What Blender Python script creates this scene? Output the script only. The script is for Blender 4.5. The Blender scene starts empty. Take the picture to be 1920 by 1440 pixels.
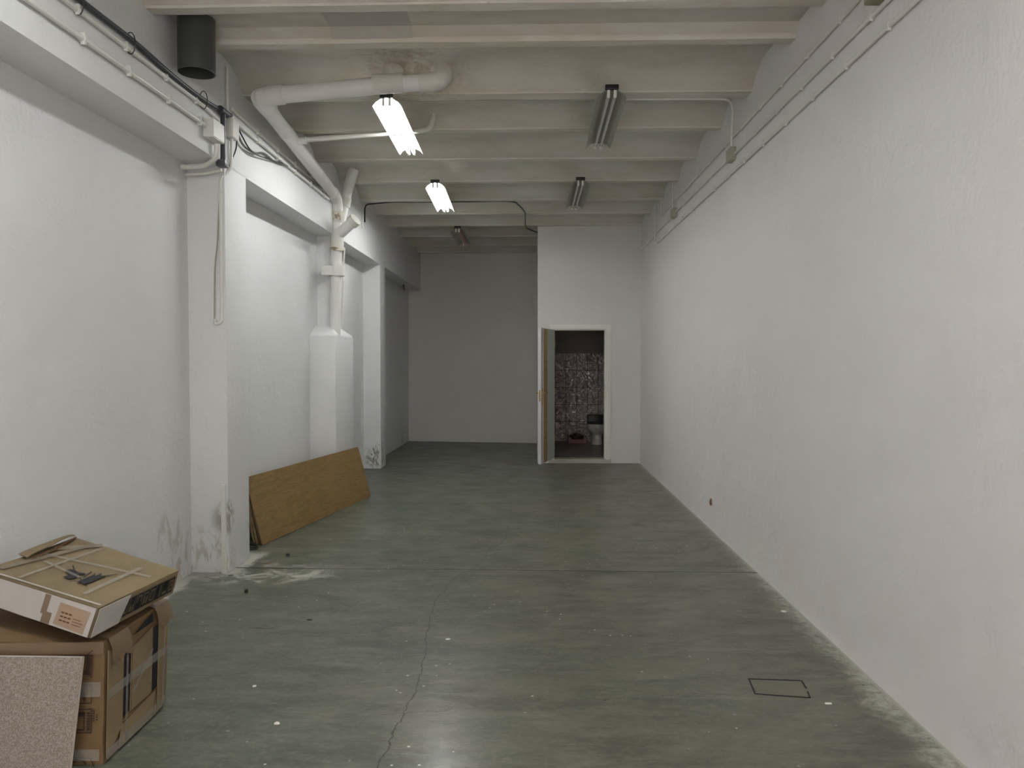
import bpy, bmesh, math, random
from mathutils import Vector, Matrix, noise
random.seed(7)
S = bpy.context.scene
COL = S.collection
EYE = 1.62

# ------------------------------------------------------------------ camera, world, exposure
cd = bpy.data.cameras.new('camera')
cam = bpy.data.objects.new('camera', cd); COL.objects.link(cam)
cd.sensor_width = 36; cd.lens = 1442 / 1920 * 36; cd.clip_start = .05; cd.clip_end = 60
cam.location = (0, 0, EYE)
cam.rotation_euler = (math.radians(90) - math.atan(43 / 1442), 0, math.atan(40 / 1442))
S.camera = cam
w = bpy.data.worlds.new('world'); S.world = w; w.use_nodes = True
w.node_tree.nodes['Background'].inputs[0].default_value = (1.0, .90, .87, 1)
w.node_tree.nodes['Background'].inputs[1].default_value = 3.6      # hazy daylight at the shop entrance
S.view_settings.view_transform = 'Standard'; S.view_settings.look = 'None'
S.view_settings.gamma = 1; S.view_settings.use_curve_mapping = False
S.view_settings.exposure = 0.09
TUBE = 73.0          # radiance of a lit fluorescent tube
S.cycles.max_bounces = 7; S.cycles.diffuse_bounces = 6; S.cycles.glossy_bounces = 3; S.cycles.use_denoising = True; S.cycles.adaptive_threshold = .03
S.cycles.sample_clamp_indirect = 25

# ------------------------------------------------------------------ node helpers
class NT:
    def __init__(s, name, rough=.6, spec=.5):
        s.m = bpy.data.materials.new(name); s.m.use_nodes = True
        s.t = s.m.node_tree; s.b = s.t.nodes['Principled BSDF']
        s.b.inputs['Roughness'].default_value = rough
        s.b.inputs['Specular IOR Level'].default_value = spec
    def n(s, typ, ins={}, **props):
        nd = s.t.nodes.new('ShaderNode' + typ)
        for k, v in props.items(): setattr(nd, k, v)
        for k, v in ins.items(): s.put(nd.inputs[k], v)
        return nd
    def put(s, sock, v):
        if isinstance(v, bpy.types.NodeSocket): s.t.links.new(v, sock)
        elif isinstance(v, (tuple, list)) and len(v) == 3 and sock.type == 'RGBA': sock.default_value = (*v, 1)
        else: sock.default_value = v
    def pos(s):
        return s.n('NewGeometry').outputs['Position']
    def obj(s):
        return s.n('TexCoord').outputs['Object']
    def math(s, op, a, b=0, c=None, clamp=False):
        nd = s.n('Math', operation=op); nd.use_clamp = clamp
        s.put(nd.inputs[0], a); s.put(nd.inputs[1], b)
        if c is not None: s.put(nd.inputs[2], c)
        return nd.outputs[0]
    def noise(s, vec, scale, detail=4, rough=.55, dist=0, sc=None):
        if sc:
            vm = s.n('Mapping', {'Vector': vec, 'Scale': sc}); vec = vm.outputs[0]
        return s.n('TexNoise', {'Vector': vec, 'Scale': scale, 'Detail': detail, 'Roughness': rough, 'Distortion': dist}).outputs['Fac']
    def ramp(s, v, a, b):            # smooth 0..1 between a and b
        nd = s.n('MapRange', {'Value': v, 'From Min': a, 'From Max': b}); nd.interpolation_type = 'SMOOTHSTEP'; nd.clamp = True
        return nd.outputs[0]
    def mix(s, f, a, b):
        nd = s.n('Mix', data_type='RGBA')
        s.put(nd.inputs[0], f); s.put(nd.inputs[6], a); s.put(nd.inputs[7], b)
        return nd.outputs[2]
    def bump(s, h, strength=.3, dist=.01, chain=None):
        ins = {'Height': h, 'Strength': strength, 'Distance': dist}
        if chain: ins['Normal'] = chain
        return s.n('Bump', ins).outputs[0]
    def out(s, color=None, normal=None, rough=None):
        if color is not None: s.put(s.b.inputs['Base Color'], color)
        if normal is not None: s.put(s.b.inputs['Normal'], normal)
        if rough is not None: s.put(s.b.inputs['Roughness'], rough)
        return s.m

def simple(name, col, rough=.5, spec=.5, metal=0, bump=0, bscale=60, vary=0, vscale=8):
    m = NT(name, rough, spec); m.b.inputs['Metallic'].default_value = metal
    c = col
    if vary:
        f = m.noise(m.obj(), vscale, 5)
        c = m.mix(f, tuple(x * (1 - vary) for x in col), tuple(min(1, x * (1 + vary)) for x in col))
    nrm = m.bump(m.noise(m.obj(), bscale, 4), bump, .004) if bump else None
    return m.out(c, nrm)

# ------------------------------------------------------------------ materials
def wall_mat(name, col=(.80, .80, .775), stains=True, low_flake=False):
    m = NT(name, .62, .35)
    p = m.pos()
    sx = m.n('SeparateXYZ', {'Vector': p})
    X, Y, Z = sx.outputs
    big = m.noise(p, .9, 4, .6)
    trowel = m.noise(p, 2.2, 9, .66, .3)
    fine = m.noise(p, 38, 5, .6)
    c = m.mix(m.ramp(big, .3, .7), tuple(x * .965 for x in col), col)
    h = m.math('MULTIPLY_ADD', fine, .10, m.math('MULTIPLY', trowel, 1.0))
    nrm = m.bump(h, .62, .034)
    pits = m.ramp(m.noise(p, 14, 3, .5, .8), .68, .74)
    nrm = m.bump(pits, .22, .006, nrm)
    if low_flake:     # flaking, blistered paint in the lower part of the wall
        low = m.math('MULTIPLY', m.ramp(m.math('ADD', Z, m.math('MULTIPLY', m.noise(p, 1.1, 3), 1.1)), 1.60, .8), m.ramp(m.noise(p, 1.7, 4), .46, .66))
        near = m.ramp(Y, 9.5, 4.5)
        msk = m.math('MULTIPLY', low, near)
        vor = m.noise(p, 5, 10, .78, 0)
        patch = m.ramp(vor, .48, .60)
        nrm = m.bump(m.math('MULTIPLY', m.noise(p, 13, 7, .62, .2), msk), .55, .018, nrm)
        nrm = m.bump(m.math('MULTIPLY', m.noise(p, 45, 5, .7), m.ramp(Z, 1.6, .3)), .4, .006, nrm)
        c = m.mix(m.math('MULTIPLY', m.math('MULTIPLY', patch, msk), .10), c, (.78, .75, .70))
        spot = m.ramp(m.noise(p, 21, 2, .5), .74, .78)
        c = m.mix(m.math('MULTIPLY', m.math('MULTIPLY', spot, msk), .6), c, (.35, .31, .27))
        yel = m.math('MULTIPLY', m.ramp(Z, .75, 0), m.ramp(m.noise(p, 3, 4), .45, .75))
        c = m.mix(m.math('MULTIPLY', yel, .25), c, (.74, .67, .52))
    if stains:        # local patches of lost plaster and mould at the piers
        for cc, rad, th, col2 in (((-2.325, 5.76, .42), .16, .46, (.33, .29, .24)), ((-2.60, 5.45, .33), .30, .52, (.52, .51, .46)), ((-2.54, 5.74, .10), .30, .50, (.46, .38, .32)), ((-2.34, 5.74, .08), .14, .48, (.40, .33, .27)), ((-2.34, 11.44, .20), .26, .47, (.16, .14, .12))):
            dd = m.n('VectorMath', operation='DISTANCE'); m.put(dd.inputs[0], p); dd.inputs[1].default_value = cc
            k = m.math('MULTIPLY', m.ramp(dd.outputs['Value'], rad, rad * .45), m.ramp(m.noise(p, 8, 8, .72, .5, (1, 1, .5)), th, th + .06))
            c = m.mix(m.math('MULTIPLY', k, .85), c, col2)
        # damp stain and lost plaster near the foot of the wall
        foot = m.ramp(Z, .62, .0)
        st = m.ramp(m.noise(p, 7.5, 6, .65, .5, (1, 1, .45)), .56, .66)
        c = m.mix(m.math('MULTIPLY', m.math('MULTIPLY', foot, st), .75), c, (.46, .41, .35))
    return m.out(c, nrm)

def ceiling_mat(name, col):
    m = NT(name, .75, .2)
    p = m.pos()
    st = m.noise(p, 2.2, 8, .68, .4, (.5, 1.6, 1.6))
    c = m.mix(m.ramp(st, .35, .72), col, tuple(a * b for a, b in zip(col, (.86, .82, .74))))
    peel = m.ramp(m.noise(p, 11, 7, .7, .6, (.45, 1.3, 1.3)), .665, .70)
    area = m.ramp(m.noise(p, 1.1, 2), .50, .62)
    pk = m.math('MULTIPLY', peel, area)
    c = m.mix(m.math('MULTIPLY', pk, .7), c, (.36, .29, .19))
    # damp and lost paint round the old waste pipe on the vault
    d = m.n('VectorMath', operation='DISTANCE'); m.put(d.inputs[0], p); d.inputs[1].default_value = (-.95, 5.95, 3.85)
    wet = m.math('MULTIPLY', m.ramp(d.outputs['Value'], .7, .1), m.ramp(m.noise(p, 9, 6, .7, .5), .42, .62))
    c = m.mix(m.math('MULTIPLY', wet, .75), c, (.38, .30, .20))
    h = m.math('MULTIPLY_ADD', m.noise(p, 6, 7, .7), 1, m.math('MULTIPLY', pk, -.5))
    return m.out(c, m.bump(h, .5, .02))

def floor_mat():
    m = NT('painted_concrete_floor', .38, .18); m.b.inputs['Coat Weight'].default_value = .12; m.b.inputs['Coat Roughness'].default_value = .19
    p = m.pos()
    X, Y, Z = m.n('SeparateXYZ', {'Vector': p}).outputs
    big = m.noise(p, .55, 5, .6, .3)
    mid = m.noise(p, 2.6, 8, .7, .6, (1, 1, 1))
    fine = m.noise(p, 30, 6, .7)
    side = m.math('MULTIPLY_ADD', X, .10, big)                  # paint more worn towards the right
    green = (.090, .106, .077); tan = (.152, .142, .109); dark = (.064, .071, .055)
    side = m.math('MULTIPLY_ADD', m.math('SUBTRACT', mid, .5), .5, side)
    c = m.mix(m.ramp(side, .28, .72), green, tan)
    c = m.mix(m.math('MULTIPLY', m.ramp(mid, .42, .74), .55), c, dark)
    c = m.mix(m.math('MULTIPLY', m.ramp(m.noise(p, 5.5, 9, .78, .3, (.45, 1.3, 1)), .42, .78), .80), c, (.225, .22, .18))
    c = m.mix(m.math('MULTIPLY', m.ramp(fine, .45, .65), .50), c, (.18, .175, .14))
    c = m.mix(m.math('MULTIPLY', m.ramp(m.noise(p, 3.1, 10, .8, .2, (.5, 1.4, 1)), .48, .60), .45), c, (.046, .052, .040))
    c = m.mix(m.math('MULTIPLY', m.ramp(m.noise(p, 11, 6, .75, .2, (.4, 1.6, 1)), .60, .72), .55), c, (.26, .25, .20))
    # pale specks of paint and plaster
    sp = m.n('TexVoronoi', {'Vector': p, 'Scale': 11.0, 'Randomness': 1.0})
    speck = m.math('MULTIPLY', m.math('LESS_THAN', sp.outputs['Distance'], .075), m.ramp(m.noise(p, 1.3, 2), .45, .6))
    c = m.mix(m.math('MULTIPLY', speck, .8), c, (.62, .60, .54))
    # white wash dust along the foot of the walls
    n1 = m.noise(p, 4.5, 7, .72, .5)
    dr = m.math('SUBTRACT', m.math('MULTIPLY_ADD', Y, -.0043, 1.743), X)
    wob = m.math('MULTIPLY', m.math('SUBTRACT', n1, .36), .50)
    nearw = m.math('MULTIPLY', wob, m.math('MULTIPLY_ADD', m.ramp(Y, 7, 3), .75, .38))
    dustr = m.math('MULTIPLY', m.ramp(m.math('SUBTRACT', dr, nearw), .10, -.06), m.ramp(m.noise(p, 18, 8, .75, .3), .30, .62))
    dustr = m.math('MAXIMUM', dustr, m.ramp(dr, m.math('MULTIPLY', n1, .09), 0.0))
    dl = m.n('VectorMath', operation='DISTANCE')
    m.put(dl.inputs[0], m.n('Mapping', {'Vector': p, 'Scale': (.75, 1.35, 1)}).outputs[0]); dl.inputs[1].default_value = (-1.53, 7.80, 0)
    blob = m.math('MULTIPLY', m.ramp(dl.outputs['Value'], .62, .2), m.ramp(m.noise(p, 3.4, 9, .70, .9), .47, .60))
    legw = m.math('SUBTRACT', m.math('ADD', X, 2.60), m.math('MULTIPLY', m.math('SUBTRACT', n1, .30), .42))
    dustl = m.math('MULTIPLY', m.ramp(legw, .05, -.03), m.ramp(Y, 6.0, 5.6))
    leg2 = m.math('SUBTRACT', m.math('ADD', X, 2.30), m.math('MULTIPLY', m.math('SUBTRACT', n1, .38), .35))
    dust2 = m.math('MULTIPLY', m.ramp(leg2, .05, -.03), m.math('MULTIPLY', m.ramp(Y, 5.6, 5.8), m.ramp(Y, 6.5, 6.3)))
    dust = m.math('MAXIMUM', m.math('MAXIMUM', dustr, blob), m.math('MAXIMUM', dustl, dust2))
    c = m.mix(m.math('MULTIPLY', dust, .75), c, (.52, .51, .46))
    # cross joints cut in the slab
    wl = m.math('MULTIPLY', m.math('SUBTRACT', m.noise(p, 1.5, 3), .5), .03)
    ysh = m.math('ADD', Y, m.math('MULTIPLY_ADD', X, .008, wl))
    def line(v, at, wd): return m.ramp(m.math('ABSOLUTE', m.math('SUBTRACT', v, at)), wd, wd * .4)
    j1 = line(ysh, 5.905, .017)
    j2 = m.math('MULTIPLY', line(ysh, 9.2, .012), .55)
    fc = m.n('FloatCurve'); cv = fc.mapping.curves[0]
    pts = [(3.0, -.62), (4.09, -.589), (4.5, -.63), (5.1, -.66), (5.34, -.627), (5.67, -.594), (6.0, -.44), (6.57, -.375), (6.97, -.266), (9.0, -.25), (10, -.2)]
    nrm01 = [((a - 3) / 7, b + .8) for a, b in pts]
    cv.points[0].location = nrm01[0]; cv.points[1].location = nrm01[-1]
    for q in nrm01[1:-1]: cv.points.new(*q)
    fc.mapping.update()
    m.put(fc.inputs['Value'], m.math('DIVIDE', m.math('SUBTRACT', Y, 3.0), 7))
    cx = m.math('SUBTRACT', fc.outputs[0], .8)
    wig = m.math('MULTIPLY', m.math('SUBTRACT', m.noise(p, 5, 6, .7), .5), .10)
    crack = m.ramp(m.math('ABSOLUTE', m.math('SUBTRACT', m.math('ADD', X, wig), cx)), .0045, .0015)
    crack = m.math('MULTIPLY', crack, m.math('MULTIPLY', m.ramp(Y, 9.0, 8.6), m.ramp(m.noise(p, 3, 2), .30, .42)))
    wig2 = m.math('MULTIPLY', m.math('SUBTRACT', m.noise(p, 2.2, 6, .7), .5), .30)
    crk2 = m.ramp(m.math('ABSOLUTE', m.math('SUBTRACT', m.math('ADD', m.math('MULTIPLY_ADD', X, -.16, Y), wig2), 3.58)), .004, .001)
    crk2 = m.math('MULTIPLY', crk2, m.math('MULTIPLY', m.ramp(X, -.9, -.6), m.ramp(m.noise(p, 2.3, 2), .42, .52)))
    gro = m.math('MAXIMUM', m.math('MAXIMUM', j1, j2), m.math('MAXIMUM', crack, crk2))
    c = m.mix(m.math('MULTIPLY', gro, .85), c, (.028, .030, .024))
    r = m.math('MULTIPLY_ADD', m.ramp(mid, .3, .7), .12, m.math('MULTIPLY_ADD', dust, .4, .31))
    h = m.math('MULTIPLY_ADD', m.noise(p, 12, 6, .65), .5, m.math('MULTIPLY_ADD', gro, -1, m.noise(p, 1.2, 4)))
    return m.out(c, m.bump(h, .16, .012), r)

def wood_board_mat(name, a=(.34, .205, .065), b=(.25, .140, .04)):
    m = NT(name, .42, .4)
    o = m.obj()
    g = m.noise(o, 5, 6, .6, .9, (.25, 1, 4.5))
    ring = m.n('TexWave', {'Vector': m.n('Mapping', {'Vector': o, 'Scale': (1, .22, 1.3)}).outputs[0], 'Scale': 9, 'Distortion': 9, 'Detail': 4, 'Detail Scale': 1.2}, bands_direction='Z').outputs['Fac']
    c = m.mix(m.ramp(g, .35, .65), a, b)
    c = m.mix(m.math('MULTIPLY', m.ramp(ring, .75, .97), .25), c, (.30, .21, .09))
    pore = m.noise(o, 60, 3, .6, 0, (1, .06, 1))
    c = m.mix(m.math('MULTIPLY', m.ramp(pore, .62, .75), .35), c, (.15, .08, .025))
    return m.out(c)

def cardboard_mat(name, col):
    m = NT(name, .7, .25)
    o = m.obj()
    c = m.mix(m.ramp(m.noise(o, 5, 5), .3, .7), tuple(x * .86 for x in col), col)
    c = m.mix(m.math('MULTIPLY', m.ramp(m.noise(o, 22, 6, .7), .6, .8), .3), c, tuple(x * .6 for x in col))
    return m.out(c, m.bump(m.noise(o, 9, 5, .6), .35, .012))

def tape_mat(name, col, alpha=.6, rough=.12):
    m = NT(name, rough, .7)
    m.b.inputs['Alpha'].default_value = alpha
    return m.out(col, m.bump(m.noise(m.obj(), 10, 2, .5, .8), .35, .01))

def tile_mat():
    m = NT('wavy_glazed_tile', .07, .9); m.b.inputs['Metallic'].default_value = .12
    o = m.pos()
    mp = m.n('Mapping', {'Vector': o, 'Rotation': (math.radians(-90), 0, 0)})
    X, Y, Z = m.n('SeparateXYZ', {'Vector': o}).outputs
    v = m.n('CombineXYZ', {'X': m.math('ADD', X, -.006 + .2), 'Y': m.math('ADD', Z, -.124 + .33 * 3), 'Z': 0.0}).outputs[0]
    br = m.n('TexBrick', {'Vector': v, 'Scale': 1.0, 'Mortar Size': .004, 'Mortar Smooth': .1, 'Brick Width': .206, 'Row Height': .33}, offset=0.0)
    mo = br.outputs['Fac']
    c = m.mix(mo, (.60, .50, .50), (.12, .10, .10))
    n1 = m.bump(m.noise(o, 15, 1, .5, .4), 1.0, .05)
    n2 = m.bump(mo, -.6, .01, n1)
    return m.out(c, n2, m.math('MULTIPLY_ADD', mo, .6, .10))

M = {}
M['wall'] = wall_mat('white_rough_plaster', (.745, .755, .755))
M['wall_r'] = wall_mat('white_flaking_plaster', (.765, .745, .735), False, True)
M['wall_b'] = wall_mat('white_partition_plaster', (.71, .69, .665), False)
M['ceil'] = ceiling_mat('aged_cream_vault_shaded', (.615, .59, .54))  # vault toned darker than the joists, shade contrast put into the colour
M['joist'] = ceiling_mat('aged_cream_joist_lit', (.69, .665, .61))  # same aged cream lightened, so the joist undersides look better lit
M['cement'] = simple('smooth_cement_patch', (.46, .43, .385), .8, .2, vary=.08)
M['floor'] = floor_mat()
M['wood'] = wood_board_mat('oak_veneer', (.225, .145, .052), (.165, .100, .032))
M['wood_dark'] = simple('board_edge_brown', (.10, .06, .025), .6)
M['wood_pale'] = wood_board_mat('pale_board_back', (.33, .24, .13), (.25, .17, .08))
M['pipe'] = simple('painted_pipe_white', (.77, .765, .735), .4, .4, bump=.2, bscale=30, vary=.05)
M['pipe_old'] = simple('thick_old_paint', (.70, .68, .63), .6, .3, bump=.9, bscale=26, vary=.12, vscale=12)
_d = NT('rust_stained_joint', .6, .3); _f = _d.ramp(_d.noise(_d.obj(), 16, 5, .7), .50, .60)
M['rust'] = _d.out(_d.mix(_d.math('MULTIPLY', _f, .85), (.68, .65, .58), (.26, .19, .10)), _d.bump(_f, .6, .006))
M['cond'] = simple('painted_conduit_white', (.74, .73, .69), .35, .45, vary=.03)
M['cond_g'] = simple('beige_conduit_box', (.40, .385, .31), .4, .4, vary=.04)
M['olive'] = simple('yellowed_cream_plastic', (.34, .32, .20), .4, .5)
M['gray'] = simple('dark_grey_tube', (.055, .06, .068), .35, .5)
M['black'] = simple('black_plastic', (.012, .012, .013), .4, .5)
M['cable'] = simple('grey_cable', (.16, .16, .15), .5, .4)
M['duct'] = NT('dark_grey_pvc', .35, .5)
_d = M['duct']; _f = _d.ramp(_d.noise(_d.obj(), 5, 6, .7, 1.2), .66, .72)
M['duct'] = _d.out(_d.mix(_d.math('MULTIPLY', _f, .35), (.062, .066, .062), (.30, .31, .30)))
M['lampw'] = simple('lamp_enamel_white', (.80, .80, .76), .3, .5)
M['lampd'] = simple('dusty_lamp_enamel', (.36, .36, .30), .45, .4, vary=.1, vscale=14)
M['tube_off'] = simple('unlit_tube_glass', (.55, .57, .56), .15, .6)
M['tube_brown'] = simple('burnt_brown_tube', (.60, .28, .14), .3, .5, vary=.5, vscale=3)
M['tube_end'] = simple('tube_end_amber', (.75, .60, .34), .4, .4)
m = NT('lit_tube', .4); m.b.inputs['Emission Color'].default_value = (.985, 1.0, .985, 1); m.b.inputs['Emission Strength'].default_value = TUBE
M['lit'] = m.out((.9, .9, .9))
M['door'] = simple('door_lilac_white', (.68, .66, .71), .4, .4)
M['door_p'] = simple('door_pale_panel', (.60, .64, .60), .4, .4)
M['door_w'] = wood_board_mat('door_tan_grain', (.50, .34, .15), (.42, .27, .11))
M['trim'] = simple('cream_trim_paint', (.77, .76, .71), .4, .4, vary=.03)
M['sill'] = simple('worn_sill', (.46, .45, .38), .6, .3, vary=.1)
M['brass'] = simple('brass', (.52, .36, .14), .28, .5, 1)
M['tile'] = tile_mat()
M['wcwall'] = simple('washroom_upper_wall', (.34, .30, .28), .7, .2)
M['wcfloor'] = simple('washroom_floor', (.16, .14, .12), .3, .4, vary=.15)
M['ceramic'] = simple('white_ceramic', (.74, .75, .72), .1, .6)
M['pink'] = simple('faded_pink_cardboard', (.42, .25, .25), .7, .2, vary=.1)
M['brownp'] = simple('crumpled_dark_rag', (.10, .06, .055), .8, .2)
M['card'] = cardboard_mat('cardboard_tan', (.235, .18, .105))
M['card2'] = cardboard_mat('cardboard_brown', (.195, .125, .062))
M['card_in'] = simple('cardboard_torn_edge', (.12, .065, .03), .8, .2)
M['cardw'] = simple('white_card_face', (.47, .44, .41), .5, .3, vary=.05)
M['tape'] = tape_mat('clear_brown_tape', (.32, .26, .18), .45)
M['tape2'] = tape_mat('tan_parcel_tape', (.24, .165, .10), .8, .25)
M['clear'] = simple('clear_tape', (.55, .53, .48), .16, .7); M['clear'].node_tree.nodes['Principled BSDF'].inputs['Alpha'].default_value = .2
M['ink'] = simple('black_print', (.018, .018, .022), .6, .3)
M['inkb'] = simple('brown_black_print', (.05, .032, .022), .6, .3)
M['label'] = simple('tan_paper_label', (.36, .26, .18), .6, .3, vary=.1, vscale=30)
m = NT('speckled_laminate', .45, .35)
_s = m.noise(m.obj(), 150, 4, .6)
M['spk'] = m.out(m.mix(m.ramp(_s, .40, .62), (.215, .178, .15), (.34, .295, .26)))
M['spk_e'] = simple('laminate_edge', (.55, .50, .44), .5, .3)
M['chalk'] = simple('plaster_chip', (.72, .70, .64), .8, .2)
M['twig'] = simple('brown_chip', (.22, .13, .08), .8, .2)
M['hatch'] = simple('worn_concrete_lid', (.16, .15, .115), .6, .3, bump=.3, vary=.15, vscale=14)

# ------------------------------------------------------------------ object helpers
def link(o, parent=None):
    COL.objects.link(o)
    if parent: o.parent = parent
    return o
def empty(name, loc=(0, 0, 0), rz=0, parent=None):
    o = bpy.data.objects.new(name, None); o.empty_display_size = .1
    o.location = loc; o.rotation_euler = (0, 0, rz)
    return link(o, parent)
def tag(o, label, cat, group=None):
    o['label'] = label; o['category'] = cat
    if group: o['group'] = group
    return o
def struct(o, label=None):
    o['kind'] = 'structure'
    if label: o['label'] = label
    return o
def mk(name, bm, mat, parent=None, smooth=False, origin=None):
    """link a bmesh as one object; origin re-bases the mesh on that point"""
    bmesh.ops.recalc_face_normals(bm, faces=bm.faces)
    if origin is not None:
        bmesh.ops.translate(bm, vec=-Vector(origin), verts=bm.verts)
    me = bpy.data.meshes.new(name); bm.to_mesh(me); bm.free()
    mats = mat if isinstance(mat, (list, tuple)) else [mat]
    for x in mats: me.materials.append(x)
    if smooth:
        for p in me.polygons: p.use_smooth = True
        try: me.set_sharp_from_angle(angle=math.radians(40))
        except Exception: pass
    o = bpy.data.objects.new(name, me)
    if origin is not None: o.location = origin
    return link(o, parent)
def box(bm, x0, x1, y0, y1, z0, z1, mi=0, bev=0):
    vs = [bm.verts.new((x, y, z)) for z in (z0, z1) for y in (y0, y1) for x in (x0, x1)]
    fs = [bm.faces.new([vs[i] for i in f]) for f in ((0, 2, 3, 1), (4, 5, 7, 6), (0, 1, 5, 4), (2, 6, 7, 3), (0, 4, 6, 2), (1, 3, 7, 5))]
    for f in fs: f.material_index = mi
    if bev:
        es = {e for f in fs for e in f.edges}
        bmesh.ops.bevel(bm, geom=list(es), offset=bev, segments=2, affect='EDGES', profile=.6)
    return vs
def hexa(bm, p, mi=0, bev=0):
    """8 points: bottom ring 0-3, top ring 4-7"""
    vs = [bm.verts.new(q) for q in p]
    fs = [bm.faces.new([vs[i] for i in f]) for f in ((3, 2, 1, 0), (4, 5, 6, 7), (0, 1, 5, 4), (1, 2, 6, 5), (2, 3, 7, 6), (3, 0, 4, 7))]
    for f in fs: f.material_index = mi
    if bev:
        es = {e for f in fs for e in f.edges}
        bmesh.ops.bevel(bm, geom=list(es), offset=bev, segments=2, affect='EDGES', profile=.6)
    return vs
def B(x0, x1, y0, y1, z0, z1, bev=0):
    bm = bmesh.new(); box(bm, x0, x1, y0, y1, z0, z1, 0, bev); return bm
def smooth_path(pts, k=6):
    pts = [Vector(p) for p in pts]
    if len(pts) < 3: return pts
    out = []
    P = [pts[0] * 2 - pts[1]] + pts + [pts[-1] * 2 - pts[-2]]
    for i in range(1, len(P) - 2):
        a, b, c, d = P[i - 1:i + 3]
        for j in range(k):
            t = j / k
            out.append(.5 * ((2 * b) + (c - a) * t + (2 * a - 5 * b + 4 * c - d) * t * t + (3 * b - a - 3 * c + d) * t ** 3))
    out.append(pts[-1]); return out
def fillet(pts, r, k=6):
    """polyline with each inner corner rounded by radius r"""
    pts = [Vector(p) for p in pts]; out = [pts[0]]
    for a, b, c in zip(pts, pts[1:], pts[2:]):
        u = (a - b); v = (c - b); d = min(r, u.length * .49, v.length * .49)
        p, q = b + u.normalized() * d, b + v.normalized() * d
        for j in range(k + 1):
            t = j / k; out.append(p * (1 - t) ** 2 + b * 2 * t * (1 - t) + q * t * t)
    out.append(pts[-1]); return out
def tube(bm, pts, r, seg=10, cap=True, mi=0):
    pts = [Vector(p) for p in pts]
    n = len(pts); R = r if isinstance(r, (list, tuple)) else [r] * n
    d0 = (pts[1] - pts[0]).normalized()
    up = Vector((0, 0, 1)) if abs(d0.z) < .9 else Vector((1, 0, 0))
    a = d0.cross(up).normalized(); rings = []
    for i, p in enumerate(pts):
        if i == 0: d = d0
        elif i == n - 1: d = (pts[-1] - pts[-2]).normalized()
        else: d = ((pts[i + 1] - p).normalized() + (p - pts[i - 1]).normalized()).normalized()
        a = (a - d * a.dot(d)).normalized(); b = d.cross(a)
        rings.append([bm.verts.new(p + (a * math.cos(2 * math.pi * k / seg) + b * math.sin(2 * math.pi * k / seg)) * R[i]) for k in range(seg)])
    for r0, r1 in zip(rings, rings[1:]):
        for k in range(seg):
            f = bm.faces.new((r0[k], r0[(k + 1) % seg], r1[(k + 1) % seg], r1[k])); f.material_index = mi
    if cap:
        bm.faces.new(rings[0][::-1]).material_index = mi; bm.faces.new(rings[-1]).material_index = mi
    return rings
def T(pts, r, seg=10):
    bm = bmesh.new(); tube(bm, pts, r, seg); return bm
def lathe(bm, prof, c, seg=24, sx=1, sy=1, axis='z'):
    rings = []
    for r, h in prof:
        ring = []
        for k in range(seg):
            t = 2 * math.pi * k / seg; x, y = r * math.cos(t) * sx, r * math.sin(t) * sy
            ring.append(bm.verts.new(Vector(c) + Vector((x, y, h))))
        rings.append(ring)
    for a, b in zip(rings, rings[1:]):
        for k in range(seg): bm.faces.new((a[k], a[(k + 1) % seg], b[(k + 1) % seg], b[k]))
    bm.faces.new(rings[0][::-1]); bm.faces.new(rings[-1])

# plan of the room (all metres; camera at X=0, Y=0)
def XR(y): return 1.743 - .0043 * y            # right wall face
def XF(y): return -2.36 + .0063 * y            # face of the left girder and piers
def XP(y):                                     # recessed panels between the piers
    k = [(-5, -2.72), (3, -2.66), (5.83, -2.61), (8.9, -2.535), (11.5, -2.545), (16, -2.515)]
    for (a, b), (c, d) in zip(k, k[1:]):
        if y <= c: return b + (d - b) * (y - a) / (c - a)
    return k[-1][1]
def ZG(y): return EYE + 1.515 - .0063 * y      # underside of the girder
YB = -2.4                                       # wall behind the camera
ZJ = EYE + 2.12                                 # underside of the joists
ZTOP = 4.12
YD = 12.2                                       # face of the washroom partition

# ------------------------------------------------------------------ floor, walls
bm = bmesh.new(); hexa(bm, [(-2.9, YB - .2, -.15), (2.0, YB - .2, -.15), (2.0, 15.8, -.15), (-2.9, 15.8, -.15), (-2.9, YB - .2, 0), (2.0, YB - .2, 0), (2.0, 15.8, 0), (-2.9, 15.8, 0)])
struct(mk('floor', bm, M['floor']), 'green painted concrete floor, worn and cracked')
bm = bmesh.new(); y0, y1 = YB - .2, 15.8
hexa(bm, [(XR(y0), y0, 0), (2.0, y0, 0), (2.0, y1, 0), (XR(y1), y1, 0), (XR(y0), y0, ZTOP), (2.0, y0, ZTOP), (2.0, y1, ZTOP), (XR(y1), y1, ZTOP)])
wr = struct(mk('wall_right', bm, M['wall_r']), 'long white wall with flaking paint')
bm = bmesh.new()
hexa(bm, [(-2.9, 15.52, 0), (XR(15), 14.98, 0), (XR(15), 15.7, 0), (-2.9, 15.7, 0), (-2.9, 15.52, ZTOP), (XR(15), 14.98, ZTOP), (XR(15), 15.7, ZTOP), (-2.9, 15.7, ZTOP)])
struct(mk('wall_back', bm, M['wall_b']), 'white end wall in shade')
bm = bmesh.new()          # shop entrance behind the viewpoint, open to the street
box(bm, -2.9, -2.0, YB - .15, YB, 0, ZTOP); box(bm, 1.3, 1.95, YB - .15, YB, 0, ZTOP); box(bm, -2.0, 1.3, YB - .15, YB, 2.6, ZTOP)
struct(mk('wall_front', bm, M['wall']))
bm = bmesh.new(); ys = [YB - .2, 3, 5.83, 8.9, 11.5, 15.7]
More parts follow.
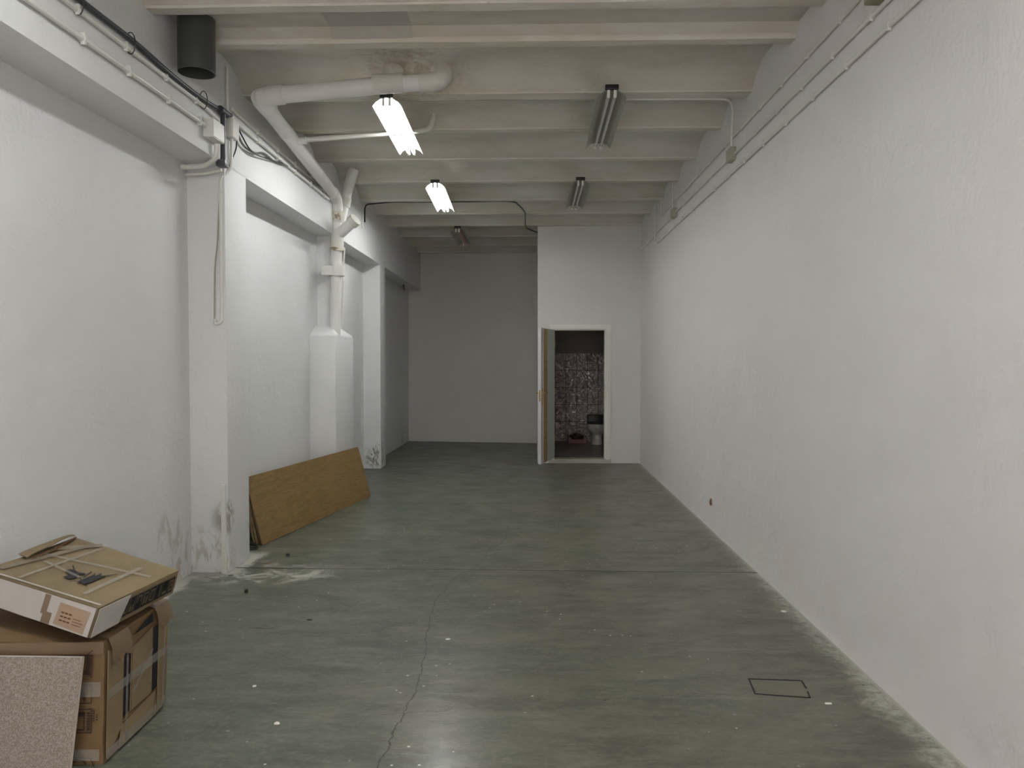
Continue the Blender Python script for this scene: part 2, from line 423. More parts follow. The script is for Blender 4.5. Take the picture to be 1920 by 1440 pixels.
for a, b in zip(ys, ys[1:]):
    hexa(bm, [(-2.95, a, 0), (XP(a), a, 0), (XP(b), b, 0), (-2.95, b, 0), (-2.95, a, ZTOP), (XP(a), a, ZTOP), (XP(b), b, ZTOP), (-2.95, b, ZTOP)])
bmesh.ops.remove_doubles(bm, verts=bm.verts, dist=.001)
wl = struct(mk('wall_left', bm, M['wall']), 'white plastered wall with recessed bays')
bm = bmesh.new(); y0, y1 = YB, 15.45
hexa(bm, [(-2.9, y0, ZG(y0)), (XF(y0), y0, ZG(y0)), (XF(y1), y1, ZG(y1)), (-2.9, y1, ZG(y1)), (-2.9, y0, ZTOP), (XF(y0), y0, ZTOP), (XF(y1), y1, ZTOP), (-2.9, y1, ZTOP)])
mk('girder', bm, M['wall'], wl)
def pier(y0, y1, inset=0, bev=.012):
    bm = bmesh.new(); a, b = XF(y0) - inset, XF(y1) - inset
    hexa(bm, [(-2.8, y0, 0), (a, y0, 0), (b, y1, 0), (-2.8, y1, 0), (-2.8, y0, ZG(y0) + .02), (a, y0, ZG(y0) + .02), (b, y1, ZG(y1) + .02), (-2.8, y1, ZG(y1) + .02)], 0, bev)
    return mk('pier', bm, M['wall'], wl, True)
pier(.9, 1.33); pier(5.77, 6.20); pier(8.98, 9.32, .03); pier(11.46, 11.84)
# thickened foot of the third pier, encasing the soil pipe, with a sloped top
bm = bmesh.new()
hexa(bm, [(-2.7, 8.68, 0), (-2.25, 8.68, 0), (-2.25, 9.57, 0), (-2.7, 9.57, 0), (-2.7, 8.68, 1.915), (-2.25, 8.68, 1.915), (-2.25, 9.57, 1.925), (-2.7, 9.57, 1.925)], 0, 0)
top = [v for v in bm.verts if v.co.z > 1]
f = [f for f in bm.faces if all(v.co.z > 1 for v in f.verts)][0]
r = bmesh.ops.extrude_face_region(bm, geom=[f])
nv = [v for v in r['geom'] if isinstance(v, bmesh.types.BMVert)]
bmesh.ops.delete(bm, geom=[f], context='FACES_ONLY')
for v in nv:
    v.co.z = 2.03
    if v.co.x > -2.5: v.co.x = -2.34
    v.co.y = 8.90 if v.co.y < 9 else 9.22
bmesh.ops.bevel(bm, geom=[e for e in bm.edges], offset=.018, segments=3, affect='EDGES', profile=.5)
mk('pipe_casing', bm, M['wall'], wl, True)

# ------------------------------------------------------------------ ceiling: shallow vaults carried on joists
far = [4.724, 5.27, 6.32, 7.205, 8.248, 9.244, 10.28, 11.234, 12.19, 13.234, 14.27, 15.17]
wid = {6.32: .17}
y = 3.72
while y > YB + .3: far.insert(0, y); y -= 1.0
bays = []; prev = YB - .1
for f_ in far:
    w0 = wid.get(f_, .115); bays.append((prev, f_ - w0)); prev = f_
bays.append((prev, 15.75))
prof = []
for a, b in bays:
    n = 14
    if abs(a - 4.724) < .01:         # the narrow flat bay
        prof += [(a, ZJ + .02), (a + .01, ZJ + .085), (b - .05, ZJ + .085), (b, ZJ + .03)]; continue
    for i in range(n + 1):
        t = -1 + 2 * i / n
        prof.append((a + (b - a) * i / n, ZJ + .012 + .143 * (1 - abs(t) ** 3)))
bm = bmesh.new()
rows = []
for x in (-2.88, 1.98):
    rows.append([bm.verts.new((x, q[0], q[1])) for q in prof])
    rows.append([bm.verts.new((x, q[0], q[1] + .25)) for q in prof])
A0, A1, B0, B1 = rows
for i in range(len(prof) - 1):
    bm.faces.new((A0[i], A0[i + 1], B0[i + 1], B0[i])); bm.faces.new((A1[i], B1[i], B1[i + 1], A1[i + 1]))
    bm.faces.new((A0[i], A1[i], A1[i + 1], A0[i + 1])); bm.faces.new((B0[i], B0[i + 1], B1[i + 1], B1[i]))
bm.faces.new((A0[0], B0[0], B1[0], A1[0])); bm.faces.new((A0[-1], A1[-1], B1[-1], B0[-1]))
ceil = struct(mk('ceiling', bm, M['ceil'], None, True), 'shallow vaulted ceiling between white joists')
for f_ in far:
    w0 = wid.get(f_, .115); a, b = f_ - w0, f_
    xr = XR(b) + .01 if b < 12.195 else .12
    bm = bmesh.new(); n = 26; ring = []
    for i in range(n + 1):
        x = XF(b) - .02 + (xr - XF(b) + .02) * i / n
        d = lambda s: noise.noise(Vector((x * 1.7, b * 3 + s, 0))) * .006
        ring.append([bm.verts.new(v) for v in ((x, a - .004, ZJ + .10), (x, a + d(1), ZJ + .018), (x, a + .012 + d(1), ZJ + d(3)), (x, b - .012 + d(2), ZJ + d(4)), (x, b + d(2), ZJ + .018), (x, b + .004, ZJ + .10))])
    for p, q in zip(ring, ring[1:]):
        for k in range(5): bm.faces.new((p[k], p[k + 1], q[k + 1], q[k]))
        bm.faces.new((p[5], p[0], q[0], q[5]))
    bm.faces.new(ring[0]); bm.faces.new(ring[-1][::-1])
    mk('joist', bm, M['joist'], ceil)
bm = bmesh.new(); pr_ = [(4.70, ZJ + .083), (5.10, ZJ + .083), (5.157, ZJ + .022), (5.165, ZJ + .03), (5.11, ZJ + .10), (4.70, ZJ + .10)]
ra = [bm.verts.new((-1.345, *q)) for q in pr_]; rb = [bm.verts.new((-.80, *q)) for q in pr_]
for k in range(6): bm.faces.new((ra[k], ra[(k + 1) % 6], rb[(k + 1) % 6], rb[k]))
bm.faces.new(ra); bm.faces.new(rb)
mk('cement_patch', bm, M['cement'], ceil)

# ------------------------------------------------------------------ washroom partition, frame, door
x0, x1 = .338, 1.146; ztop = 2.117; xl = .068; xr = XR(12.2)
bm = bmesh.new()
box(bm, xl, x0 - .0, YD, YD + .12, 0, ZTOP); box(bm, x1, xr + .02, YD, YD + .12, 0, ZTOP); box(bm, x0, x1, YD, YD + .12, ztop, ZTOP)
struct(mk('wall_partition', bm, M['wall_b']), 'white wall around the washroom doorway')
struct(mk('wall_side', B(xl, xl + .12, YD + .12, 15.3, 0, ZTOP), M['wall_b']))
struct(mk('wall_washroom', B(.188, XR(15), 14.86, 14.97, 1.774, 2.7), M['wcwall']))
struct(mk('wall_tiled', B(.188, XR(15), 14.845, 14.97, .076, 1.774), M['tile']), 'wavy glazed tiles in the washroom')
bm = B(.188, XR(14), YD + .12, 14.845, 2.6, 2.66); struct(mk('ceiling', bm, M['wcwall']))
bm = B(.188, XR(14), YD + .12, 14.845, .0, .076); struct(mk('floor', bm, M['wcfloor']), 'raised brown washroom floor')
bm = B(XR(13) - .012, XR(13) + .03, YD + .13, 14.84, .076, 2.6); struct(mk('wall_washroom', bm, M['wcwall']))
# casing with a stepped profile
bm = bmesh.new()
for (a, b, d) in ((0, .078, .016), (.008, .042, .032)):
    box(bm, x1 + a, x1 + b, YD - d, YD + .001, .055, ztop + b)
    box(bm, x0 - b, x0 - a, YD - d, YD + .001, .055, ztop + b)
    box(bm, x0 - a, x1 + a, YD - d, YD + .001, ztop + a, ztop + b)
box(bm, x1 - .022, x1 + .01, YD - .004, YD + .125, .07, ztop); box(bm, x0 - .01, x0 + .0, YD - .004, YD + .125, .07, ztop); box(bm, x0, x1, YD - .004, YD + .125, ztop - .012, ztop + .01)
fr = struct(mk('trim_1', bm, M['trim']), 'white stepped door casing')
fr2 = struct(mk('trim_2', B(.245, 1.235, YD - .03, YD + .125, 0, .068, .006), M['sill']), 'raised worn threshold')
# strike plate on the right jamb
mk('strike_plate', B(x1 - .025, x1 - .021, YD + .02, YD + .045, 1.0, 1.16), M['brass'], fr)

H = Vector((x0, YD - .01, 0)); F = Vector((.114, 11.44, 0)); dv = (F - H); L_ = dv.length; ang = math.atan2(dv.y, dv.x)
door = struct(empty('door_1', (H.x, H.y, 0), ang), 'white door standing open towards the room')
# local frame: +x runs from the hinge to the free edge; +y side is the face seen
zb, zt, th = .08, ztop - .003, .042
bm = bmesh.new(); box(bm, .0, L_, -th, 0, zb, zt, 0, .002)
mk('leaf', bm, M['door'], door)
mk('pale_panel', B(.01, L_ * .56, 0, .003, zb + .004, zt - .004), M['door_p'], door)
mk('tan_strip', B(L_ * .56, L_ * .805, 0, .004, zb + .004, zt - .004), M['door_w'], door)  # tan grained strip down the leaf face
for s, yb in ((1, .003), (-1, -th)):
    bm = bmesh.new(); yy = sorted((yb, yb + s * .006)); box(bm, L_ - .075, L_ - .035, yy[0], yy[1], .945, 1.225, 0, .002)
    hp = mk('handle_plate', bm, M['brass'], door)
    bm = bmesh.new(); tube(bm, fillet([(L_ - .055, yb, 1.145), (L_ - .055, yb + s * .05, 1.145), (L_ - .175, yb + s * .052, 1.14)], .02), .009, 10)
    mk('lever', bm, M['brass'], hp, True)
bm = B(L_ - .001, L_ + .002, -th * .75, -th * .25, 1.02, 1.19); mk('lock_plate', bm, M['brass'], door)
for z in (.35, 1.1, 1.85):
    bm = T([(-.004, .006, z), (-.004, .006, z + .09)], .007); mk('hinge', bm, M['brass'], door)

# washroom contents
wc = tag(empty('toilet', (1.19, 14.3, .076)), 'white ceramic toilet seen through the washroom doorway', 'toilet')
bm = bmesh.new(); lathe(bm, [(.105, 0), (.10, .02), (.09, .10), (.092, .18), (.15, .24), (.19, .29), (.20, .35), (.188, .385), (.15, .385), (.12, .33)], (0, 0, 0), 28, 1, 1.15)
mk('bowl', bm, M['ceramic'], wc, True)
bm = bmesh.new(); lathe(bm, [(.193, .386), (.196, .392), (.193, .405), (.13, .405), (.128, .392)], (0, 0, 0), 28, 1, 1.15); mk('seat', bm, M['black'], wc, True)
bm = B(-.165, .165, .20, .36, .30, .53, .02); tk = mk('block', bm, M['black'], wc, True); tk['label'] = 'black cistern'  # low black block behind the bowl
bm = B(-.09, .09, .10, .36, .0, .32, .02); mk('outlet_base', bm, M['ceramic'], wc, True)
wb = tag(empty('small_carton', (.83, 14.55, .076)), 'low faded pink carton on the washroom floor', 'box')
bm = bmesh.new(); w_, d_, h_ = .17, .12, .10
box(bm, -w_, w_, -d_, -d_ + .004, 0, h_ * .75); box(bm, -w_, w_, d_ - .004, d_, 0, h_); box(bm, -w_, -w_ + .004, -d_, d_, 0, h_ * 1.1); box(bm, w_ - .004, w_, -d_, d_, 0, h_ * 1.1); box(bm, -w_, w_, -d_, d_, 0, .004)
box(bm, -w_, -w_ + .05, -d_ - .001, -d_, 0, h_ * 1.1); box(bm, w_ - .05, w_, -d_ - .001, -d_, 0, h_ * 1.1)
mk('carton_body', bm, M['pink'], wb)
bm = bmesh.new(); bmesh.ops.create_icosphere(bm, subdivisions=3, radius=1)
for v in bm.verts:
    k = 1 + noise.noise(v.co * 2.3) * .5; v.co = Vector((v.co.x * .125 * k, v.co.y * .085 * k, .09 + v.co.z * .07 * k))
rg = mk('rag_bundle', bm, M['brownp'], None); rg.location = (.82, 14.55, .085)
tag(rg, 'crumpled dark bundle heaped in the pink carton', 'rag')

# ------------------------------------------------------------------ fluorescent lights
def lamp(loc, rz, tubes, lit, label, length=1.5, dusty=False):
    """origin: near end, underside of the joists; runs along +y"""
    t = tag(empty('fluorescent_light', loc, rz), label, 'ceiling light', None)
    wm = M['lampd'] if dusty else M['lampw']
    bm = B(-.045, .045, .03, length - .03, -.04, -.004, .004); mk('housing', bm, wm, t)
    for a in (0, length - .03):
        bm = bmesh.new(); box(bm, -.052, .052, a, a + .03, -.042, -.001, 0, .008); mk('end_cap', bm, M['black'], t, True)
    for s in (-1, 1):
        pr = [(.03, -.0415), (.050, -.0415), (.088, -.064), (.1145, -.096), (.1158, -.095), (.0892, -.0625), (.051, -.040), (.03, -.040)]
        bm = bmesh.new(); ra = [bm.verts.new((s * x, .035, z)) for x, z in pr]; rb = [bm.verts.new((s * x, length - .02, z)) for x, z in pr]
        n = len(pr)
        for k in range(n): bm.faces.new((ra[k], ra[(k + 1) % n], rb[(k + 1) % n], rb[k]))
        bm.faces.new(ra); bm.faces.new(rb)
        mk('reflector', bm, wm, t)
    for s in (-1, 1):
        for a in (.012, length - .03):
            bm = bmesh.new(); box(bm, s * .025 - .011, s * .025 + .011, a, a + .018, -.098, -.04, 0, .003); mk('lamp_holder', bm, M['lampw'], t)
    for s in tubes:
        mt = M['lit'] if lit else (M['tube_brown'] if len(tubes) == 1 else M['tube_off'])
        tb = mk('tube', T([(s * .025, .032, -.08), (s * .025, length - .068, -.08)], .0135, 14), mt, t, True)
        e = mk('tube_cap', T([(s * .025, length - .068, -.08), (s * .025, length - .005, -.08)], .0142, 14), M['tube_end'] if s < 0 else M['lampw'], tb, True)
    return t
hz = ZJ - .003
lamp((-1.163, 6.10, hz), .022, (-1, 1), True, 'lit twin tube light nearest the waste pipe, left of the room')
lamp((.600, 5.96, hz), -.009, (-1, 1), False, 'unlit twin tube light nearest on the right, dusty reflector', 1.47, True)
lamp((-1.148, 9.00, hz), .026, (-1, 1), True, 'second lit twin tube light, farther down the left row')
lamp((.541, 8.92, hz), .0, (-1, 1), False, 'unlit twin tube light farther back on the right', 1.45, True)
lamp((-1.19, 12.08, hz), .01, (1,), False, 'farthest light, a single brownish tube before the end wall', 1.5, True)
lamp((-1.16, 1.7, hz), .0, (-1, 1), True, 'added lit twin tube light over the cardboard boxes, out of view, brightening the near walls')  # unseen lamp added to light the near walls
lamp((.60, -.7, hz), .0, (-1, 1), True, 'added lit twin tube light on the right, out of view, brightening the near walls')  # second added lamp, out of view, for light on the near walls

# ------------------------------------------------------------------ conduits with clips
def conduit(name, pts, r, mat, label, cat='conduit', clips=(), clip_n=Vector((1, 0, 0)), fil=.05, joints=(), smoothp=False):
    path = smooth_path(pts) if smoothp else fillet(pts, fil)
    o = mk(name, T(path, r, 10), mat, None, True, origin=pts[0])
    tag(o, label, cat)
    for c in clips:
        c = Vector(c) - Vector(pts[0])
        bm = bmesh.new()
        tube(bm, [c + Vector((0, -.008, 0)), c + Vector((0, .008, 0))], r * 1.32, 10)
        box(bm, c.x - (r * .5 if clip_n.x < 0 else r * 1.0), c.x + (r * 1.0 if clip_n.x < 0 else r * .5), c.y - .007, c.y + .007, c.z - r * 1.9, c.z + r * 1.9)
        mk('clip', bm, M['cond'], o)
    return o
R = .0115
def rr(y): return XR(y) - R - .003
def run_r(z0, z1, ya, yb, step, label, off=0):
    zz = lambda y: z0 + (z1 - z0) * (y - 2) / 10
    pts = [(rr(y), y, zz(y)) for y in (ya, yb)]
    cl = []; y = ya + .3 + off
    while y < yb - .1: cl.append((rr(y), y, zz(y))); y += step
    return conduit('conduit', pts, R, M['cond'], label, clips=cl)
run_r(3.515, 3.545, 1.0, 10.27, .50, 'topmost of the three white conduits along the right wall', .1)
run_r(3.355, 3.395, 1.0, 6.60, .50, 'middle white conduit on the right wall, nearer the front than the junction box', .2)
run_r(3.365, 3.40, 6.76, 9.21, .55, 'middle white conduit between the two small boxes on the right wall')
run_r(3.37, 3.38, 9.39, 12.19, .5, 'white conduit on the right wall running on to the washroom corner')
run_r(3.232, 3.232, 1.0, 10.58, .50, 'lowest of the three white conduits along the right wall')
run_r(3.405, 3.35, 10.72, 12.19, .5, 'short white conduit doubled beside another at the washroom corner')
def drop_r(y, z0, z1, label, lean=0):
    x = rr(y)
    return conduit('conduit', [(x, y, z1), (x, y, z0)], R * 1.1, M['cond'], label, clips=[(x, y, (z0 + z1) / 2)], clip_n=Vector((1, 0, 0)))
conduit('conduit', [(.71, 6.34, ZJ + .008), (1.60, 6.35, ZJ + .008), (rr(6.5) - .026, 6.58, ZJ - .02), (rr(6.62) - .026, 6.62, 3.44)], .010, M['cond'],
        'white conduit bending from the ceiling down the right wall near the first unlit lamp', fil=.12)
conduit('conduit', [(rr(9.3) - .026, 9.3, ZJ + .06), (rr(9.3) - .026, 9.3, 3.44)], .010, M['cond'], 'short upright conduit above the second small box on the right wall')
conduit('conduit', [(rr(10.27), 10.27, ZJ + .05), (rr(10.27), 10.27, 3.54)], .010, M['cond'], 'short upright conduit where the topmost line ends on the right wall')
conduit('conduit', [(rr(10.6) - .026, 10.60, ZJ + .02), (rr(10.6) - .026, 10.60, 3.26)], .011, M['cond'], 'longest upright conduit on the right wall, where the lowest line ends')
def jbox(x0, x1, y0, y1, z0, z1, label, mat, lid='x', nm='junction_box'):
    o = mk(nm, B(x0, x1, y0, y1, z0, z1, .006), mat, None, True, origin=((x0 + x1) / 2, (y0 + y1) / 2, z0))
    tag(o, label, 'electrical box'); hy = (y1 - y0) / 2; hx = (x1 - x0) / 2; h = z1 - z0
    if lid == '-x': mk('box_lid', B(-hx - .004, -hx + .002, -hy + .006, hy - .006, .006, h - .006, .002), mat, o)
    if lid == 'x': mk('box_lid', B(hx - .002, hx + .004, -hy + .006, hy - .006, .006, h - .006, .002), mat, o)
    return o
x = XR(6.6); jbox(x - .05, x, 6.61, 6.75, 3.325, 3.435, 'small beige junction box on the right wall under the bent conduit', M['cond_g'], '-x')
x = XR(9.3); jbox(x - .05, x, 9.22, 9.38, 3.33, 3.44, 'small beige junction box farther along the right wall', M['cond_g'], '-x')
x = XR(3.6); o = jbox(x - .075, x, 3.50, 3.95, 3.395, 3.60, 'olive cream box high on the right wall at the photo edge', M['olive'], '-x', 'wall_box')

# left wall, near part: two white conduits and a dark tube
def lx(y, r): return XF(y) + r + .003
r1, r2, r3 = .016, .014, .017
conduit('conduit', [(lx(1, r1), 1.0, 3.275), (lx(5.40, r1), 5.40, 3.275)], r1, M['cond'], 'lower white conduit on the left girder above the first bay',
        clips=[(lx(y, r1), y, 3.275) for y in (1.6, 2.4, 3.2, 3.94, 4.38, 4.85, 5.3)], clip_n=Vector((-1, 0, 0)))
conduit('conduit', [(lx(1, r2), 1.0, 3.405), (lx(5.40, r2), 5.40, 3.405), (lx(5.6, r2), 5.62, 3.385)], r2, M['cond'], 'upper white conduit on the left girder, under the dark tube',
        clips=[(lx(y, r2), y, 3.405) for y in (1.5, 2.3, 3.1, 3.9, 4.36, 4.83, 5.25)], clip_n=Vector((-1, 0, 0)))
dk = conduit('cable_tube', [(lx(1, r3) + .01, 1.0, 3.475), (lx(3, r3), 3.2, 3.47), (lx(3.95, r3), 3.95, 3.462), (lx(4.42, r3), 4.42, 3.466), (lx(4.88, r3) + .01, 4.88, 3.436), (lx(5.4, r3) + .005, 5.4, 3.443), (lx(5.85, r3), 5.85, 3.49)], r3, M['gray'],
             'dark grey sagging cable tube along the left girder', smoothp=True)
for y in (3.9, 4.4, 5.36):
    c = Vector((lx(y, r3), y, 3.44)) - dk.location
    bm = bmesh.new(); loop = [c + Vector((math.cos(t) * .028 + .004, 0, math.sin(t) * .062)) for t in [k * math.pi / 8 for k in range(17)]]
    tube(bm, loop, .003, 6); mk('cable_tie', bm, M['black'], dk)
jbox(XF(5.55), XF(5.55) + .07, 5.40, 5.60, 3.20, 3.335, 'white junction box at the end of the lower conduit on the left girder', M['cond'], 'x')
jbox(XF(5.9), XF(5.9) + .05, 5.80, 5.93, 3.315, 3.46, 'white junction box just past the first pier corner', M['cond'], 'x')
conduit('conduit', [(lx(5.83, .012), 5.80, ZJ + .10), (lx(5.83, .012), 5.80, 3.50)], .012, M['cond'], 'short upright conduit rising to the vault above the first pier')
gx = XF(5.7) + .035
gt = conduit('cable_tube', [(gx, 5.67, 3.46), (gx, 5.66, 3.07)], .020, M['gray'], 'dark grey upright tube beside the white junction box')
mk('elbow_fitting', B(-.04, .03, -.05, .03, -.41, -.36, .008), M['gray'], gt, True)
mk('tee_fitting', T([(0, -.06, 0), (0, .07, 0)], .027), M['gray'], gt, True)
conduit('conduit', [(XF(5.55) + .04, 5.55, 3.19), (XF(5.55) + .03, 5.56, 3.10), (-2.40, 5.64, 3.055), (-2.60, 5.66, 3.052)], .020, M['cond'],
        'thick white conduit curving under the left girder from the box', fil=.1)
conduit('conduit', [(gx - .03, 5.70, 3.04), (-2.45, 5.72, 3.018), (-2.60, 5.72, 3.012)], .013, M['pipe_old'], 'thin chipped conduit under the left girder below the thick one')
yn = 5.77 - .014
conduit('conduit', [(XF(5.9) + .02, 5.86, 3.315), (XF(5.9) + .02, 5.84, 3.09), (-2.352, yn, 2.985), (-2.352, yn, 1.915), (-2.405, yn, 1.895), (-2.405, yn, 1.935)], .0125, M['cond'],
        'white conduit down the near face of the first pier with a hooked end', fil=.03,
        clips=[(-2.352, yn, 2.9), (-2.352, yn, 2.3)], clip_n=Vector((-1, 0, 0)))
conduit('cable', [(-2.352, yn - .005, 2.96), (-2.365, yn, 2.75), (-2.38, yn, 2.50), (-2.40, yn, 2.32), (-2.408, yn, 1.94)], .0055, M['cond_g'], 'loose grey cable hanging beside the conduit on the first pier', 'cable', smoothp=True)
conduit('cable', [(XF(5.9) + .03, 5.90, 3.44), (XF(5.9) + .03, 5.93, 3.28), (XF(5.9) + .015, 5.84, 3.12), (-2.34, 5.81, 3.00)], .006, M['black'], 'black cable dropping past the white box at the first pier', 'cable', smoothp=True)
# beyond the first pier
for (za, zb_, lab, r) in ((3.545, 3.475, 'upper white conduit on the girder between the first pier and the soil pipe', .015), (3.465, 3.425, 'lower white conduit on the girder between the first pier and the soil pipe', .015)):
    zz = lambda y: za + (zb_ - za) * (y - 5.87) / 2.85
    conduit('conduit', [(lx(5.88, r), 5.88, zz(5.88)), (lx(8.6, r), 8.6, zz(8.6))], r, M['cond'], lab, clips=[(lx(y, r), y, zz(y)) for y in (6.4, 6.9, 7.4, 7.9, 8.4)], clip_n=Vector((-1, 0, 0)))
conduit('cable', [(XF(6) + .02, 5.9, 3.46), (XF(6) + .03, 6.05, 3.33), (XF(6) + .03, 6.32, 3.33), (XF(6.6) + .02, 6.55, 3.39), (XF(6.9) + .012, 6.9, 3.40), (XF(7.4) + .03, 7.4, 3.47), (XF(8) + .035, 8.0, 3.47), (XF(8.6) + .03, 8.6, 3.50)], .009, M['cable'],
        'grey cable sagging in loops below the conduits past the first pier', 'cable', smoothp=True)
conduit('cable', [(XF(5.9) + .04, 5.9, 3.45), (XF(6) + .045, 6.0, 3.38), (XF(6.2) + .05, 6.2, 3.31), (XF(6.6) + .03, 6.62, 3.36), (XF(7) + .03, 7.0, 3.42)], .006, M['black'], 'thin black cable looping below the grey one past the first pier', 'cable', smoothp=True)
# half buried trunking at the foot of the pier
bt = mk('cable_trunking', B(-2.372, -2.338, 5.748, 5.772, .0, .68, .003), M['cond'], None, False, origin=(-2.355, 5.76, 0)); tag(bt, 'short white trunking at the foot of the first pier', 'trunking')

# surface cables between the lamps
conduit('cable', [(-1.05, 6.335, ZJ + .004), (-.5, 6.335, ZJ + .010), (.1, 6.335, ZJ + .006), (.49, 6.335, ZJ + .004)], .006, M['cond_g'], 'pale cable along the joist between the two nearest lamps', 'cable', smoothp=True)
conduit('cable', [(XF(10.4) + .012, 10.42, 3.50), (XF(10.4) + .012, 10.42, 3.70), (XF(10.4) + .05, 10.36, ZJ - .012), (-1.9, 10.30, ZJ + .004), (-1.2, 10.30, ZJ + .004), (-.9, 10.30, ZJ + .004)], .009, M['black'],
        'black cable from the left girder along a joist to the second lit lamp', 'cable', fil=.1)
conduit('cable', [(-.9, 10.30, ZJ + .004), (-.32, 10.30, ZJ + .004), (-.20, 10.48, ZJ - .01), (-.125, 10.95, ZJ - .012), (-.118, 11.2, ZJ - .015), (-.12, 12.0, ZJ - .02), (-.09, 12.2, ZJ - .03), (.066, 12.5, 3.695)], .009, M['black'],
        'black cable curving over the joists to the washroom corner', 'cable', smoothp=True)
conduit('conduit', [(XF(10.2) + .012, 10.3, ZJ + .02), (XF(10.2) + .012, 10.3, 3.40)], .010, M['cond'], 'short upright conduit on the left girder near the black cable')
conduit('conduit', [(XF(9.4) + .0, 9.35, 3.0), (-2.345, 9.35, 1.98)], .011, M['cond'], 'thin white upright conduit just behind the soil pipe')
st = mk('rod_stub', T([(-2.40, 14.2, 3.02), (-2.50, 14.9, 3.01)], .016), M['black'], None, True, origin=(-2.45, 14.5, 3.0)); tag(st, 'dark metal stub under the girder near the end wall', 'rod')

# ------------------------------------------------------------------ soil pipe and its branches
PR = .063
sp = tag(empty('soil_pipe', (-2.28, 8.9, 1.93)), 'thick white soil pipe crossing the ceiling and dropping down the third pier', 'pipe')
def part(name, bm, mat, parent, smooth=True): # geometry given in room coordinates
    o = mk(name, bm, mat, None, smooth); o.parent = parent
    o.location = -parent.location if not parent.parent else -(parent.location + parent.parent.location)
    return o
E1 = (-2.085, 5.85, EYE + 2.005)
part('sloping_run', T([E1, (-2.262, 8.75, EYE + 1.885)], PR, 20), M['pipe'], sp)
part('ceiling_run', T([E1, (-1.10, 5.85, EYE + 2.088), (-.78, 5.85, EYE + 2.105)], PR, 20), M['pipe'], sp)
part('elbow', T([(-1.90, 5.85, EYE + 2.022), (-2.0, 5.85, EYE + 2.012), (-2.065, 5.87, EYE + 2.006), (-2.088, 5.93, EYE + 2.0), (-2.092, 6.08, EYE + 1.995)], PR * 1.16, 20), M['pipe'], sp)
part('elbow', T([(-2.25, 8.6, EYE + 1.89), (-2.262, 8.75, EYE + 1.882), (-2.266, 8.84, EYE + 1.84), (-2.268, 8.88, EYE + 1.74)], PR * 1.12, 20), M['pipe'], sp)
part('upright', T([(-2.268, 8.88, EYE + 1.80), (-2.275, 8.88, EYE + 1.30), (-2.305, 8.90, EYE + .30)], PR, 20), M['pipe'], sp)
part('slip_joint', T([(-2.207, 7.85, EYE + 1.922), (-2.21, 7.90, EYE + 1.92)], PR * 1.07, 20), M['pipe'], sp)
part('slip_joint', T([(-2.133, 6.62, EYE + 1.973), (-2.136, 6.67, EYE + 1.971)], PR * 1.07, 20), M['pipe'], sp)
for z0, z1, k, mt in ((1.62, 1.72, 1.28, 'rust'), (1.63, 1.60, 1.15, 'pipe_old'), (1.28, 1.46, 1.25, 'pipe_old'), (1.27, 1.31, 1.34, 'rust'), (1.48, 1.52, 1.2, 'pipe_old')):
    part('collar', T([(-2.272, 8.88, EYE + z0), (-2.272, 8.88, EYE + z1)], PR * k, 20), M[mt], sp)
# strap that ties the pipe to the pier
bm = bmesh.new(); box(bm, -2.44, -2.27, 8.80, 8.97, EYE + .985, EYE + 1.10, 0, .02); tube(bm, [(-2.27, 8.88, EYE + .985), (-2.27, 8.88, EYE + 1.10)], .088, 20)
part('strap', bm, M['pipe'], sp)
# side branch with a plugged end
part('branch', T([(-2.275, 8.88, EYE + 1.44), (-2.06, 8.80, EYE + 1.60)], PR * .98, 20), M['pipe'], sp)
part('branch_collar', T([(-2.085, 8.81, EYE + 1.582), (-2.03, 8.79, EYE + 1.622)], PR * 1.2, 20), M['pipe_old'], sp)
part('ceiling_branch', T([(-2.10, 9.00, EYE + 2.24), (-2.20, 9.0, EYE + 1.90), (-2.235, 8.98, EYE + 1.72), (-2.25, 8.93, EYE + 1.60)], PR, 20), M['pipe'], sp)
part('branch_collar', T([(-2.195, 9.0, EYE + 1.90), (-2.215, 8.99, EYE + 1.80)], PR * 1.12, 20), M['pipe_old'], sp)
# ceiling end: tees and bends thick with old paint
part('tee', T([(-1.21, 5.85, EYE + 2.090), (-.98, 5.85, EYE + 2.102)], PR * 1.14, 20), M['pipe_old'], sp)
part('tee', T([(-1.09, 5.85, EYE + 2.07), (-1.085, 5.89, EYE + 2.15), (-1.08, 5.95, EYE + 2.22), (-1.08, 6.0, EYE + 2.28)], [PR * .95, PR * 1.1, PR * 1.25, PR * 1.3], 20), M['pipe_old'], sp)
part('bend', T([(-.86, 5.85, EYE + 2.100), (-.77, 5.85, EYE + 2.104), (-.715, 5.86, EYE + 2.12), (-.69, 5.89, EYE + 2.16), (-.70, 5.95, EYE + 2.22), (-.72, 6.0, EYE + 2.28)], [PR * 1.12, PR * 1.12, PR * 1.12, PR * 1.15, PR * 1.25, PR * 1.3], 20), M['pipe_old'], sp)
tp = tag(empty('waste_pipe', (-1.0, 6.85, 3.6)), 'thin white waste pipe joining the sloping soil pipe, hooked at the ceiling', 'pipe')
part('pipe_run', T(fillet([(-2.12, 6.85, EYE + 1.962), (-1.02, 6.85, EYE + 2.035), (-.93, 6.86, EYE + 2.05), (-.905, 6.92, EYE + 2.13), (-.905, 7.0, EYE + 2.24)], .05), .023, 14), M['pipe_old'], tp)
part('pipe_socket', T([(-2.09, 6.85, EYE + 1.958), (-2.02, 6.85, EYE + 1.964)], .034, 14), M['pipe'], tp)
